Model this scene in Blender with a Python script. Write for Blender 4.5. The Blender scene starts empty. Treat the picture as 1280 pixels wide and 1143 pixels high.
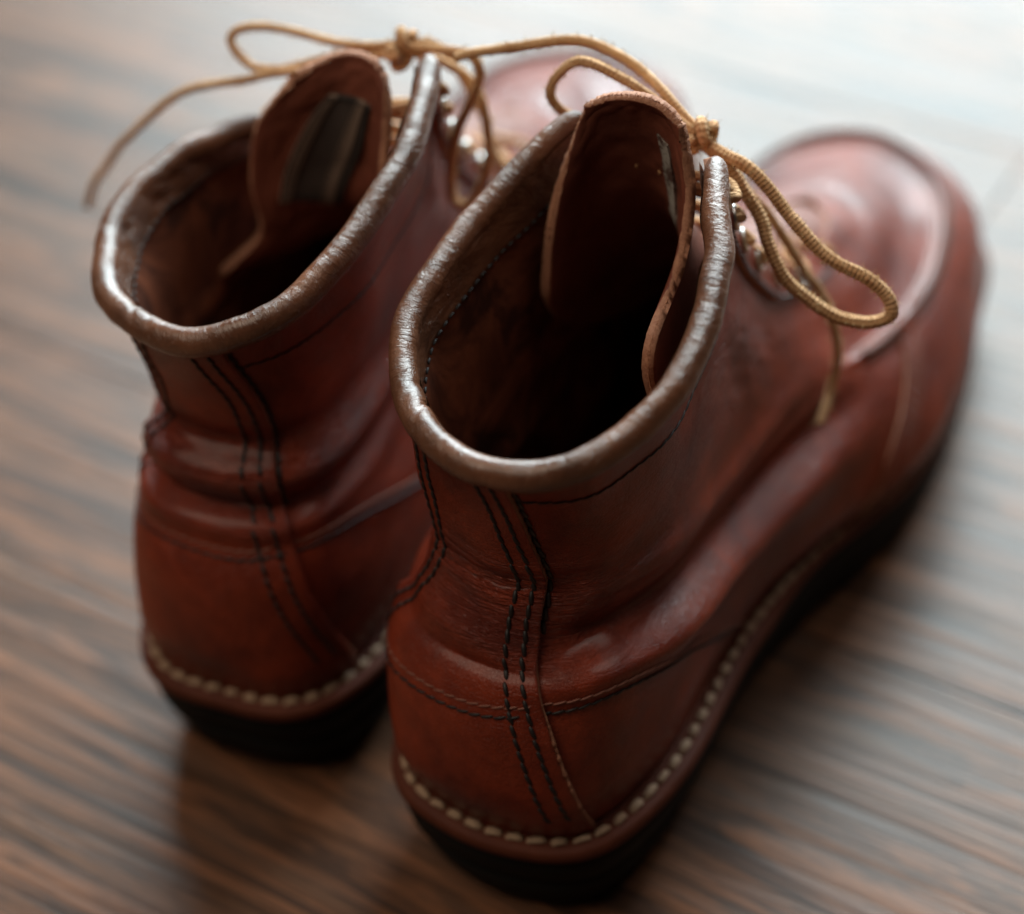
import bpy, math, random
import numpy as np
from mathutils import Matrix, Vector

random.seed(7)
rng = np.random.default_rng(11)
scene = bpy.context.scene
col = scene.collection
R = math.radians

# ------------------------------------------------------------------ camera
CAM = np.array([0.2076, -0.3155, 0.512]); FPX = 2800.0
YAW, PITCH, ROLL = R(-31.5), R(43.0), R(-6.0)
fw = np.array([math.sin(YAW)*math.cos(PITCH), math.cos(YAW)*math.cos(PITCH), -math.sin(PITCH)])
rt = np.array([math.cos(YAW), -math.sin(YAW), 0.0]); up = np.cross(rt, fw)
rt2 = rt*math.cos(ROLL) + up*math.sin(ROLL); up2 = -rt*math.sin(ROLL) + up*math.cos(ROLL)
cam_d = bpy.data.cameras.new('camera'); cam = bpy.data.objects.new('camera', cam_d); col.objects.link(cam)
cam.matrix_world = Matrix(((rt2[0], up2[0], -fw[0], CAM[0]), (rt2[1], up2[1], -fw[1], CAM[1]),
                           (rt2[2], up2[2], -fw[2], CAM[2]), (0, 0, 0, 1)))
cam_d.sensor_fit = 'HORIZONTAL'; cam_d.sensor_width = 36.0; cam_d.lens = 36.0*FPX/1280.0
cam_d.clip_start = 0.01; cam_d.clip_end = 100.0
cam_d.dof.use_dof = True
cam_d.dof.focus_distance = 0.549
cam_d.dof.aperture_fstop = 4.2
scene.camera = cam

# ------------------------------------------------------------------ light
world = bpy.data.worlds.new('World'); scene.world = world; world.use_nodes = True
world.node_tree.nodes['Background'].inputs[0].default_value = (0.62, 0.68, 0.72, 1)
world.node_tree.nodes['Background'].inputs[1].default_value = 0.010

def area(name, loc, target, sx, sy, power, color):
    d = bpy.data.lights.new(name, 'AREA'); d.shape = 'RECTANGLE'; d.size = sx; d.size_y = sy
    d.energy = power; d.color = color
    o = bpy.data.objects.new(name, d); col.objects.link(o); o.location = loc
    o.rotation_euler = (Vector(target) - Vector(loc)).to_track_quat('-Z', 'Y').to_euler()
    return o
area('window_light', (-0.70, 2.55, 1.55), (-0.1, 0.15, 0.10), 2.5, 2.05, 285, (0.80, 0.96, 1.0))
area('room_light', (-0.55, -0.45, 1.45), (0, 0.05, 0.08), 1.0, 1.0, 9.5, (1.0, 0.84, 0.66))

area('ceiling_light', (0.55, 0.55, 1.7), (0, 0.08, 0.1), 0.6, 0.6, 4, (1.0, 0.90, 0.80))

vs = scene.view_settings
vs.view_transform = 'Standard'; vs.look = 'None'; vs.exposure = 0.24; vs.gamma = 1.0
scene.render.engine = 'CYCLES'
scene.cycles.use_denoising = True
scene.cycles.max_bounces = 8

# ------------------------------------------------------------------ helpers
def tag(o, label=None, cat=None, group=None, kind=None):
    if label: o['label'] = label
    if cat: o['category'] = cat
    if group: o['group'] = group
    if kind: o['kind'] = kind
    return o

def mesh_obj(name, verts, faces, mat, parent=None, smooth=True, uv=None, attrs=None):
    me = bpy.data.meshes.new(name)
    me.from_pydata([tuple(map(float, v)) for v in verts], [], [tuple(map(int, f)) for f in faces])
    if smooth: me.polygons.foreach_set('use_smooth', [True]*len(me.polygons))
    if mat: me.materials.append(mat)
    if uv is not None:
        lay = me.uv_layers.new(name='UVMap')
        li = np.zeros(len(me.loops), dtype=np.int32); me.loops.foreach_get('vertex_index', li)
        lay.data.foreach_set('uv', np.asarray(uv, dtype=np.float32)[li].ravel())
    for k, a in (attrs or {}).items():
        at = me.attributes.new(k, 'FLOAT', 'POINT'); at.data.foreach_set('value', np.asarray(a, dtype=np.float32))
    me.update()
    o = bpy.data.objects.new(name, me); col.objects.link(o)
    if parent: o.parent = parent
    return o

def grid_faces(n, m, wrap=False, flip=False):
    """n rows of m verts"""
    i, j = np.meshgrid(np.arange(n-1), np.arange(m if wrap else m-1), indexing='ij')
    j2 = (j+1) % m
    f = np.stack([i*m+j, i*m+j2, (i+1)*m+j2, (i+1)*m+j], -1).reshape(-1, 4)
    return f[:, ::-1] if flip else f

def vnoise(x, y, seed=0):
    """smooth value noise, vectorised, range -1..1"""
    x = np.asarray(x, float); y = np.asarray(y, float)
    xi = np.floor(x).astype(np.int64); yi = np.floor(y).astype(np.int64)
    fx = x-xi; fy = y-yi
    fx = fx*fx*(3-2*fx); fy = fy*fy*(3-2*fy)
    def h(a, b):
        n = (a*374761393 + b*668265263 + seed*1442695041) & 0xffffffff
        n = ((n ^ (n >> 13))*1274126177) & 0xffffffff
        return ((n ^ (n >> 16)) & 0xffff)/32767.5 - 1
    return ((h(xi, yi)*(1-fx)+h(xi+1, yi)*fx)*(1-fy) + (h(xi, yi+1)*(1-fx)+h(xi+1, yi+1)*fx)*fy)

def sstep(a, b, x):
    t = np.clip((np.asarray(x, float)-a)/(b-a), 0, 1); return t*t*(3-2*t)
def gauss(x, c, w): return np.exp(-((np.asarray(x, float)-c)/w)**2)
def soft(x, xs, ys, w=.3):
    """piecewise-linear table with its corners rounded off"""
    x = np.asarray(x, float)
    return sum(np.interp(x+w*k/6, xs, ys)*(7-abs(k)) for k in range(-6, 7))/49.0

def smooth_path(pts, n):
    """Catmull-Rom through pts, n samples"""
    P = np.asarray(pts, float)
    P = np.vstack([2*P[0]-P[1], P, 2*P[-1]-P[-2]])
    k = len(P)-3
    d = np.concatenate([[0], np.cumsum(np.linalg.norm(np.diff(P[1:-1], axis=0), axis=1))])
    s = np.interp(np.linspace(0, d[-1], n), d, np.arange(k+1))
    i = np.minimum(s.astype(int), k-1); f = (s-i)[:, None]
    p0, p1, p2, p3 = P[i], P[i+1], P[i+2], P[i+3]
    return .5*((2*p1)+(-p0+p2)*f+(2*p0-5*p1+4*p2-p3)*f**2+(-p0+3*p1-3*p2+p3)*f**3)

def frames(path):
    T = np.gradient(path, axis=0); T /= np.linalg.norm(T, axis=1)[:, None]+1e-12
    N = np.zeros_like(T)
    a = np.array([0, 0, 1.0]) if abs(T[0, 2]) < .9 else np.array([1.0, 0, 0])
    n = a - T[0]*(a@T[0]); N[0] = n/np.linalg.norm(n)
    for i in range(1, len(T)):
        n = N[i-1]-T[i]*(N[i-1]@T[i]); N[i] = n/(np.linalg.norm(n)+1e-12)
    return T, N, np.cross(T, N)

# ------------------------------------------------------------------ node helpers
class NT:
    def __init__(s, name):
        s.m = bpy.data.materials.new(name); s.m.use_nodes = True; s.t = s.m.node_tree
        s.b = s.t.nodes['Principled BSDF']
    def n(s, kind, **kw):
        nd = s.t.nodes.new(kind)
        for k, v in kw.items():
            if k in nd.inputs: s.set(nd.inputs[k], v)
            else: setattr(nd, k, v)
        return nd
    def set(s, sock, v):
        if isinstance(v, bpy.types.NodeSocket): s.t.links.new(v, sock)
        else:
            if hasattr(sock.default_value, '__len__') and not hasattr(v, '__len__'): v = (v, v, v)
            elif hasattr(sock.default_value, '__len__') and len(sock.default_value) == 4 and len(v) == 3: v = (*v, 1)
            sock.default_value = v
    def out(s, sock, v): s.set(s.b.inputs[sock], v)
    def ramp(s, fac, stops):
        r = s.t.nodes.new('ShaderNodeValToRGB'); s.t.links.new(fac, r.inputs[0])
        e = r.color_ramp.elements
        while len(e) < len(stops): e.new(0.5)
        for el, (p, c) in zip(e, stops):
            el.position = p; el.color = (c, c, c, 1) if not hasattr(c, '__len__') else (*c, 1)
        return r.outputs[0]
    def mix(s, fac, a, b, mode='MIX'):
        m = s.t.nodes.new('ShaderNodeMix'); m.data_type = 'RGBA'; m.blend_type = mode
        s.set(m.inputs[0], fac); s.set(m.inputs[6], a); s.set(m.inputs[7], b)
        return m.outputs[2]
    def math(s, op, a, b=0.0):
        m = s.t.nodes.new('ShaderNodeMath'); m.operation = op
        s.set(m.inputs[0], a); s.set(m.inputs[1], b); return m.outputs[0]
    def noise(s, vec, scale, detail=4, rough=.55, dist=0):
        n = s.t.nodes.new('ShaderNodeTexNoise'); s.set(n.inputs['Vector'], vec)
        n.inputs['Scale'].default_value = scale; n.inputs['Detail'].default_value = detail
        n.inputs['Roughness'].default_value = rough; n.inputs['Distortion'].default_value = dist
        return n.outputs[0]
    def mapping(s, vec, scale=(1, 1, 1), rot=(0, 0, 0), loc=(0, 0, 0)):
        m = s.t.nodes.new('ShaderNodeMapping'); s.set(m.inputs[0], vec)
        m.inputs['Scale'].default_value = scale; m.inputs['Rotation'].default_value = rot; m.inputs['Location'].default_value = loc
        return m.outputs[0]
    def coord(s, which='Object'): return s.t.nodes.new('ShaderNodeTexCoord').outputs[which]
    def attr(s, name):
        a = s.t.nodes.new('ShaderNodeAttribute'); a.attribute_name = name; return a.outputs['Fac']
    def bump(s, height, strength=.3, dist=.001, normal=None):
        b = s.t.nodes.new('ShaderNodeBump'); s.set(b.inputs['Height'], height)
        s.set(b.inputs['Strength'], strength); b.inputs['Distance'].default_value = dist
        if normal is not None: s.t.links.new(normal, b.inputs['Normal'])
        return b.outputs[0]

def leather(name, c1, c2, rough=.42, grain=.25, crease=True, spec=.5, coat=0.0):
    k = NT(name); ob = k.coord('Object')
    big = k.noise(ob, 26, 7, .68, .6); fine = k.noise(ob, 180, 4, .6)
    c = k.mix(k.ramp(big, [(.3, 0), (.7, 1)]), c1, c2)
    c = k.mix(k.ramp(fine, [(.35, .22), (.65, 0)]), c, tuple(x*.55 for x in c1))
    scuff = k.noise(k.mapping(ob, (1, 1, 2.2)), 75, 8, .75)
    c = k.mix(k.ramp(scuff, [(.62, 0), (.74, .14)]), c, tuple(min(1, x*1.7+.02) for x in c2))
    k.out('Base Color', c)
    v = k.n('ShaderNodeTexVoronoi', feature='DISTANCE_TO_EDGE'); k.set(v.inputs['Vector'], ob); v.inputs['Scale'].default_value = 900
    pores = k.ramp(v.outputs['Distance'], [(0, 0), (.12, 1)])
    nb = k.bump(pores, grain*.7, .00030)
    nb = k.bump(k.noise(ob, 420, 5, .65), grain, .00038, nb)
    if crease:
        cr = k.attr('crease')
        uv = k.coord('UV')
        w = k.noise(k.mapping(uv, (150, 1300, 1)), 1.0, 4, .6, 1.2)
        w2 = k.noise(k.mapping(uv, (60, 380, 1), (0, 0, .12)), 1.0, 3, .6, 1.2)
        hgt = k.math('ADD', k.ramp(w, [(.38, 0), (.55, 1)]), k.ramp(w2, [(.4, 0), (.55, 1)]))
        nb = k.bump(hgt, cr, .0004, nb)
    k.t.links.new(nb, k.b.inputs['Normal'])
    k.out('Roughness', k.math('ADD', k.math('MULTIPLY', k.noise(ob, 90, 5, .7), .30), rough-.15))
    k.out('Specular IOR Level', spec)
    k.out('Coat Weight', coat); k.out('Coat Roughness', .18)
    return k.m

M = {}
M['upper'] = leather('russet_leather', (.068, .0065, .0035), (.295, .040, .0120), .42, .62, True, .32, .20)
M['counter'] = M['upper']
M['collar'] = None
k = NT('collar_leather'); uv = k.coord('UV'); ob = k.coord('Object')
c = k.mix(k.ramp(k.noise(ob, 60, 5, .6), [(.3, 0), (.7, 1)]), (.080, .030, .015), (.185, .072, .036))
k.out('Base Color', c)
wr = k.noise(k.mapping(uv, (720, 250, 1)), 1, 5, .65, 2.0)
wr2 = k.noise(k.mapping(uv, (260, 90, 1), (0, 0, .5)), 1, 4, .65, 2.2)
wmask = k.ramp(k.noise(ob, 95, 3, .6), [(.38, .15), (.62, 1)])
nb = k.bump(k.ramp(wr, [(.30, 0), (.66, 1)]), wmask, .00016)
nb = k.bump(k.ramp(wr2, [(.32, 0), (.62, 1)]), .5, .00045, nb)
nb = k.bump(k.noise(ob, 900, 3, .6), .3, .00012, nb)
k.t.links.new(nb, k.b.inputs['Normal']); k.out('Roughness', .27); k.out('Specular IOR Level', .6)
k.out('Coat Weight', .30); k.out('Coat Roughness', .3)
M['collar'] = k.m
k = NT('suede_lining'); ob = k.coord('Object')
c = k.mix(k.ramp(k.noise(ob, 45, 7, .7, .9), [(.4, 0), (.62, 1)]), (.045, .012, .006), (.22, .064, .028))
k.out('Base Color', c); k.out('Roughness', .85); k.out('Specular IOR Level', .2)
k.t.links.new(k.bump(k.noise(ob, 500, 5, .7), .4, .0008), k.b.inputs['Normal']); M['lining'] = k.m
k = NT('raw_leather_edge'); ob = k.coord('Object')
c = k.mix(k.ramp(k.noise(ob, 1100, 4, .7), [(.3, 0), (.7, 1)]), (.24, .095, .052), (.42, .20, .115))
k.out('Base Color', c); k.out('Roughness', .8)
k.t.links.new(k.bump(k.noise(ob, 900, 4, .7), .6, .0004), k.b.inputs['Normal']); M['rawedge'] = k.m
k = NT('tongue_leather'); ob = k.coord('Object')
c = k.mix(k.ramp(k.noise(ob, 40, 6, .65, .3), [(.3, 0), (.7, 1)]), (.12, .032, .019), (.24, .070, .040))
k.out('Base Color', c); k.out('Roughness', k.math('ADD', k.math('MULTIPLY', k.noise(ob, 120, 5), .3), .40)); k.out('Specular IOR Level', .35)
k.t.links.new(k.bump(k.noise(ob, 480, 6, .7), .3, .0008), k.b.inputs['Normal']); M['tongue'] = k.m
k = NT('black_rubber'); ob = k.coord('Object')
k.out('Base Color', k.mix(k.noise(ob, 60, 4), (.004, .0045, .004), (.009, .0095, .0085))); k.out('Roughness', .75); k.out('Specular IOR Level', .2)
k.t.links.new(k.bump(k.noise(ob, 300, 4), .3, .0008), k.b.inputs['Normal']); M['sole'] = k.m
M['welt'] = leather('welt_leather', (.070, .016, .008), (.125, .032, .015), .65, .3, False, .2)
k = NT('white_thread'); ob = k.coord('Object')
k.out('Base Color', k.mix(k.noise(ob, 400, 4), (.20, .120, .072), (.46, .32, .21))); k.out('Roughness', .75); M['thread'] = k.m
k = NT('black_thread'); k.out('Base Color', (.008, .006, .006)); k.out('Roughness', .55); M['bthread'] = k.m
k = NT('red_thread'); k.out('Base Color', (.20, .075, .05)); k.out('Roughness', .6); M['rthread'] = k.m
k = NT('nickel'); k.out('Base Color', (.62, .60, .57)); k.out('Metallic', 1.0); k.out('Roughness', .3); M['metal'] = k.m
k = NT('dark_void'); k.out('Base Color', (.01, .008, .007)); k.out('Roughness', .9); M['void'] = k.m

k = NT('lace_cord'); uv = k.coord('UV'); ob = k.coord('Object')
sp = k.n('ShaderNodeSeparateXYZ'); k.set(sp.inputs[0], uv)
s1 = k.math('SINE', k.math('ADD', k.math('MULTIPLY', sp.outputs[0], 2600.0), k.math('MULTIPLY', sp.outputs[1], 2000.0)))
s2 = k.math('SINE', k.math('SUBTRACT', k.math('MULTIPLY', sp.outputs[0], 2600.0), k.math('MULTIPLY', sp.outputs[1], 2000.0)))
br = k.math('MULTIPLY', s1, s2)
c = k.mix(k.ramp(k.noise(ob, 160, 4, .6), [(.35, 0), (.65, 1)]), (.50, .265, .12), (.72, .43, .225))
c = k.mix(k.ramp(k.math('ADD', k.math('MULTIPLY', br, .22), k.noise(ob, 260, 5, .7)), [(.62, 0), (.86, .70)]), c, (.36, .125, .055))
k.out('Base Color', c); k.out('Roughness', .85); k.out('Specular IOR Level', .25)
nb = k.bump(br, .5, .0006); nb = k.bump(k.noise(ob, 1100, 3, .7), .6, .0008, nb); k.t.links.new(nb, k.b.inputs['Normal'])
M['lace'] = k.m
k = NT('lace_fibre'); k.out('Base Color', (.55, .34, .15)); k.out('Roughness', .8); M['fibre'] = k.m
k = NT('edge_fibre'); k.out('Base Color', (.42, .19, .10)); k.out('Roughness', .8); M['edgefibre'] = k.m
k = NT('cut_edge'); k.out('Base Color', (.25, .105, .060)); k.out('Roughness', .8); M['cutedge'] = k.m
k = NT('patch_cloth'); ob = k.coord('Object'); k.out('Base Color', k.mix(k.noise(ob, 90, 4), (.030, .022, .018), (.075, .055, .045))); k.out('Roughness', .8); M['patch'] = k.m
k = NT('patch_band'); ob = k.coord('Object'); k.out('Base Color', k.mix(k.noise(ob, 150, 4), (.11, .075, .055), (.22, .155, .115))); k.out('Roughness', .8); M['patchband'] = k.m
k = NT('torn_paper'); ob = k.coord('Object'); k.out('Base Color', k.mix(k.ramp(k.noise(ob, 140, 6, .8), [(.42, 0), (.55, 1)]), (.07, .03, .02), (.36, .33, .29))); k.out('Roughness', .9); M['torn'] = k.m

# ------------------------------------------------------------------ floor
def build_floor():
    k = NT('worn_wood'); ob = k.coord('Object')
    oi = k.n('ShaderNodeObjectInfo').outputs['Random']
    g = k.n('ShaderNodeCombineXYZ'); k.set(g.inputs[0], k.math('MULTIPLY', oi, 37.0)); k.set(g.inputs[1], k.math('MULTIPLY', oi, 91.0))
    add = k.n('ShaderNodeVectorMath', operation='ADD'); k.set(add.inputs[0], ob); k.set(add.inputs[1], g.outputs[0])
    v = add.outputs[0]
    streak = k.noise(k.mapping(v, (3.4, 38, 1)), 1, 6, .66, 1.1)
    streak2 = k.noise(k.mapping(v, (6, 150, 1)), 1, 5, .6, .4)
    blot = k.noise(k.mapping(v, (5, 10, 1)), 1, 4, .6)
    c = k.ramp(streak, [(.32, (.026, .014, .009)), (.42, (.070, .030, .016)), (.49, (.205, .083, .038)), (.55, (.080, .038, .022)), (.62, (.180, .082, .042)), (.72, (.26, .145, .080))])
    c = k.mix(k.ramp(streak2, [(.38, .6), (.56, 0)]), c, (.020, .012, .008))
    pore = k.noise(k.mapping(v, (40, 900, 1)), 1, 4, .6)
    c = k.mix(k.ramp(pore, [(.36, .6), (.46, 0)]), c, (.010, .007, .005))
    c = k.mix(k.ramp(blot, [(.5, 0), (.75, .3)]), c, (.095, .072, .058))
    c = k.mix(k.math('MULTIPLY', oi, .2), c, (.09, .040, .022))
    k.out('Base Color', c)
    k.out('Roughness', k.math('ADD', k.math('MULTIPLY', streak2, .30), .24)); k.out('Specular IOR Level', .5)
    k.out('Specular IOR Level', .30)
    k.t.links.new(k.bump(streak2, .35, .0012), k.b.inputs['Normal'])
    kk = NT('floor_gap'); kk.out('Base Color', (.05, .03, .02)); kk.out('Roughness', .9)
    fl = mesh_obj('floor', [(-6, -3, -.0115), (6, -3, -.0115), (6, 7, -.0115), (-6, 7, -.0115)], [(0, 1, 2, 3)], kk.m, smooth=False)
    tag(fl, 'brown and grey worn wooden plank floor under the boots', 'floor', kind='structure')
    return fl, k.m
floor, M['wood'] = build_floor()
def plank_mesh(L, w, n):
    b = .0003; z0, z1 = 0.0, .011
    v = []
    for z, ins in ((z0, 0), (z1-b, 0), (z1, b)):
        v += [(-L/2+ins, -w/2+ins, z), (L/2-ins, -w/2+ins, z), (L/2-ins, w/2-ins, z), (-L/2+ins, w/2-ins, z)]
    f = [(8, 9, 10, 11)]
    for a in (0, 4):
        for i in range(4):
            j = (i+1) % 4; f.append((a+i, a+j, a+4+j, a+4+i))
    me = bpy.data.meshes.new(n); me.from_pydata(v, [], f); me.materials.append(M['wood']); return me
PA = R(-4.0)      # heading of the planks
PW, PL = .26, 1.60
pm = plank_mesh(PL-.0003, PW-.0003, 'plank')
ca, sa = math.cos(PA), math.sin(PA)
for i in range(-6, 24):
    off = (i*0.437) % 1.0*PL
    for j in range(-2, 2):
        lx = j*PL + off + .1; ly = (i+.5)*PW - .14
        x, y = ca*lx - sa*ly, sa*lx + ca*ly
        if y < -.75 or y > 3.4 or abs(x) > 2.6: continue
        o = bpy.data.objects.new('plank', pm); col.objects.link(o); o.parent = floor
        o.location = (x, y, -.0112); o.rotation_euler = (0, 0, PA)      # parent sits at the origin

# ------------------------------------------------------------------ boot surface
CM = .01
def rings(v):
    T = [
     [(0, -.75, 3.6), (2.45, -.05, 3.6), (3.35, 3.0, 3.6), (3.25, 8.0, 3.5), (4.0, 12.2, 3.2), (5.4, 17.2, 2.8), (5.0, 23, 2.5), (3.3, 28.4, 2.5), (-.4, 30.4, 2.6)],
     [(0, -1.1, 5.2), (2.65, -.2, 5.2), (3.65, 3.0, 5.2), (3.7, 8, 5.0), (4.65, 12.4, 4.6), (6.0, 17.4, 4.2), (5.4, 23, 3.8), (3.4, 28.5, 4.0), (-.4, 30.5, 4.1)],
     [(0, -.6, 7.4), (2.5, .3, 7.4), (3.5, 3.2, 7.3), (3.5, 8, 7.3), (3.9, 12.2, 7.0), (4.9, 17.2, 6.2), (4.5, 22.7, 5.6), (2.8, 27.6, 5.6), (-.4, 29.3, 5.7)],
     [(0, .5, 9.2), (2.2, 1.3, 9.1), (3.1, 3.9, 9.2), (3.1, 7.8, 9.4), (3.1, 11.5, 9.1), (3.3, 15.8, 8.2), (3.0, 20.3, 7.2), (1.8, 24.0, 7.0), (-.2, 25.2, 7.1)],
     [(0, 1.3, 11), (2.05, 2.0, 11), (2.9, 4.1, 11.1), (2.95, 7.5, 11.3), (2.7, 10.8, 11.3), (2.4, 13.5, 10.8), (2.0, 16.0, 10.2), (1.2, 18.1, 9.7), (0, 19.0, 9.6)],
     [(0, 1.2, 13.2), (2.1, 1.9, 13.3), (3.05, 4.0, 13.6), (3.1, 6.7, 14.0), (2.8, 9.1, 14.2), (2.35, 11.2, 14.2), (1.9, 12.6, 14.1), (1.0, 13.6, 14.0), (0, 14.0, 13.9)],
     [(0, .65, 15.2), (2.4, 1.5, 15.4), (3.6, 3.6, 15.8), (3.7, 6.0, 16.4), (3.2, 8.0, 17.0), (2.7, 9.6, 17.5), (2.1, 10.8, 17.9), (1.1, 11.4, 18.2), (0, 11.7, 18.3)]]
    T = np.array(T)*CM
    right = T; left = T[:, 7:0:-1].copy(); left[:, :, 0] *= -1
    # the medial side of the foot is straighter at the ball, fuller at the big toe
    for r in range(3):
        left[r, 7-4, 0] += .9*CM; left[r, 7-5, 0] += 1.0*CM; left[r, 7-6, 0] += .4*CM; left[r, 7-7, 0] -= .4*CM; left[r, 7-7, 1] += .3*CM
    A = np.concatenate([right, left], 1)        # 7 x 16 x 3
    if v.get('mirror'):
        A[:, :, 0] *= -1; A = A[:, np.r_[0, 15:0:-1]]       # index again runs round by the right side
    rim = np.array(v['rim'])*CM                 # the opening as it has slouched
    d = rim - A[6]; A[6] = rim; A[5] += d*.42; A[4] += d*.08
    for r, i, dx, dy in v.get('tweak', []): A[r, i] += np.array([dx, dy, 0])*CM
    return A

class Boot:
    def __init__(s, v):
        s.v = v; s.A = rings(v)
    def cr(s, p0, p1, p2, p3, f):
        return .5*((2*p1)+(-p0+p2)*f+(2*p0-5*p1+4*p2-p3)*f**2+(-p0+3*p1-3*p2+p3)*f**3)
    def base(s, u, t):
        u = np.asarray(u, float) % 16; t = np.clip(np.asarray(t, float), 0, 6)
        u, t = np.broadcast_arrays(u, t)
        i = np.floor(u).astype(int); fu = (u-i)[..., None]
        j = np.minimum(np.floor(t).astype(int), 5); ft = (t-j)[..., None]
        Ae = np.concatenate([2*s.A[:1]-s.A[1:2], s.A, 2*s.A[-1:]-s.A[-2:-1]], 0)
        rows = []
        for d in range(4):
            r = j+d
            rows.append(s.cr(Ae[r, (i-1) % 16], Ae[r, i % 16], Ae[r, (i+1) % 16], Ae[r, (i+2) % 16], fu))
        return s.cr(*rows, ft)
    def bnorm(s, u, t, fn=None):
        fn = fn or s.base; e = .02
        du = fn(np.asarray(u)+e, t)-fn(np.asarray(u)-e, t)
        dt = fn(u, np.minimum(np.asarray(t)+e, 6))-fn(u, np.maximum(np.asarray(t)-e, 0))
        n = np.cross(du, dt); return n/(np.linalg.norm(n, axis=-1)[..., None]+1e-12)
    def disp(s, u, t):
        u = (np.asarray(u, float)+8) % 16-8; t = np.asarray(t, float)
        d = 0*u*t
        return d + s.v['disp'](u, t)
    def P(s, u, t):
        u, t = np.broadcast_arrays(np.asarray(u, float), np.asarray(t, float))
        return s.base(u, t) + s.bnorm(u, t)*s.disp(u, t)[..., None]
    def N(s, u, t): return s.bnorm(u, t, s.P)

def throat(t):
    """half width of the lacing gap in u"""
    t = np.asarray(t, float)
    return np.where(t > 3.55, 1.70*np.sqrt(np.clip((t-3.55)/.6, 0, 1)) + .30*np.clip(t-4, 0, 2)/2, 0.0)

def crease_r(u, t):
    c = 1.0*gauss(t, 3.9, .55)*gauss(u, .2, 2.2) + .7*gauss(t, 3.1, .35)*gauss(u, .5, 1.4) + .8*gauss(t, 4.6, .8)*gauss(u, 3.6, 1.0)
    return .10 + .9*np.clip(c, 0, 1)
def disp_r(u, t):
    d = .0006*vnoise(u*1.7+9, t*1.9, 3) + .0010*vnoise(u*.8, t*.8+5, 4)
    # ankle crease: a valley and the rolled fold under it on the outer side
    tl = soft(u, [-2, 0, 1.2, 1.9, 2.5, 3.2, 3.8, 4.6], [2.9, 3.05, 3.15, 2.95, 2.5, 2.15, 2.1, 2.3], .9)
    wu = sstep(-.1, 1.2, u)*(1-sstep(3.6, 5.0, u))
    d += -.0052*gauss(t, tl+.08, .24)*wu + .0046*gauss(t, tl-.46, .28)*wu
    d += .0016*gauss(t, tl+.75, .22)*wu - .0014*gauss(t, tl+.45, .12)*sstep(1.2, 2.2, u)*wu
    wm = gauss(u, -2.6, 1.1)
    d += -.0028*gauss(t, 2.95, .25)*wm + .0022*gauss(t, 2.45, .3)*wm
    # puckers over the heel
    d += .0018*gauss(t, 3.12, .20)*gauss(u, -.35, .65) - .0016*gauss(t, 2.74, .12)*gauss(u, -.1, .7)
    d += -.0016*gauss(t, 3.95, .17)*gauss(u, .2, 1.1) + .0007*gauss(t, 4.25, .12)*gauss(u, .9, .9)
    # ripples of the shaft in front of the ankle
    rp = gauss(u, 4.0, .75)*gauss(t, 4.1, .9)
    d += .0003*rp*vnoise(u*6+t*2, t*5-u*1.5, 12) + .0012*gauss(u-.35*(t-3.6), 3.9, .28)*gauss(t, 3.9, .7)
    fw_ = gauss(u, -.1, 1.2)*gauss(t, 3.9, .35)
    d += .00035*fw_*vnoise(u*2.2, t*17+.8*vnoise(u*2, t*2, 8), 9)
    return d + moc(u, t)
def moc(u, t):
    """the sewn ridge that runs round the toe, and the plug set a little lower inside it"""
    au = np.abs(u); tm = soft(au, [4.4, 5.2, 6, 7, 8], [2.9, 2.55, 2.35, 2.25, 2.2])
    w = sstep(4.6, 5.3, au)
    fl = .45*sstep(6.4, 7.6, au)            # flex crease across the vamp
    return fl*(-.0026*gauss(t, 3.34, .10)+.0012*gauss(t, 3.52, .09)-.0010*gauss(t, 3.12+.04*(8-au), .05)) + w*(.0016*gauss(t, tm, .09) - .0012*sstep(tm, tm+.12, t)*(1-sstep(tm+.5, tm+1.0, t)))
def disp_l(u, t):
    d = .0006*vnoise(u*1.7+19, t*1.9, 5) + .0010*vnoise(u*.8+3, t*.8+5, 6)
    d += .0050*gauss(t, 3.62, .30)*gauss(u, -.2, 2.6) - .0034*gauss(t, 3.17, .20)*gauss(u, -.2, 2.4)
    d += .0028*gauss(t, 2.86, .18)*gauss(u, -.4, 2.0) - .0030*gauss(t, 4.05, .25)*gauss(u, 0, 2.6)
    return d + moc(u, t)

def upper_mesh(b, name, parent, crease):
    nt, na = 190, 401
    t = np.linspace(0, 6, nt); a = np.linspace(-1, 1, na)
    TT, AA = np.meshgrid(t, a, indexing='ij')
    U = AA*(8-throat(TT))
    P = b.P(U, TT).reshape(-1, 3)
    uv = np.stack([U*.027, TT*.021], -1).reshape(-1, 2)
    o = mesh_obj(name, P, grid_faces(nt, na), M['upper'], parent, uv=uv, attrs={'crease': crease(U, TT).ravel()})
    me = o.data
    import bmesh
    bm = bmesh.new(); bm.from_mesh(me)
    bm.verts.ensure_lookup_table()
    low = [bm.verts[i*na] for i in range(nt) if t[i] <= 3.55] + [bm.verts[i*na+na-1] for i in range(nt) if t[i] <= 3.55]
    bmesh.ops.remove_doubles(bm, verts=low, dist=1e-6); bm.to_mesh(me); bm.free()
    me.materials.append(M['lining']); me.materials.append(M['rawedge'])
    s = o.modifiers.new('thickness', 'SOLIDIFY'); s.thickness = .0024; s.offset = -1
    s.material_offset = 1; s.material_offset_rim = 2
    return o

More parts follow.
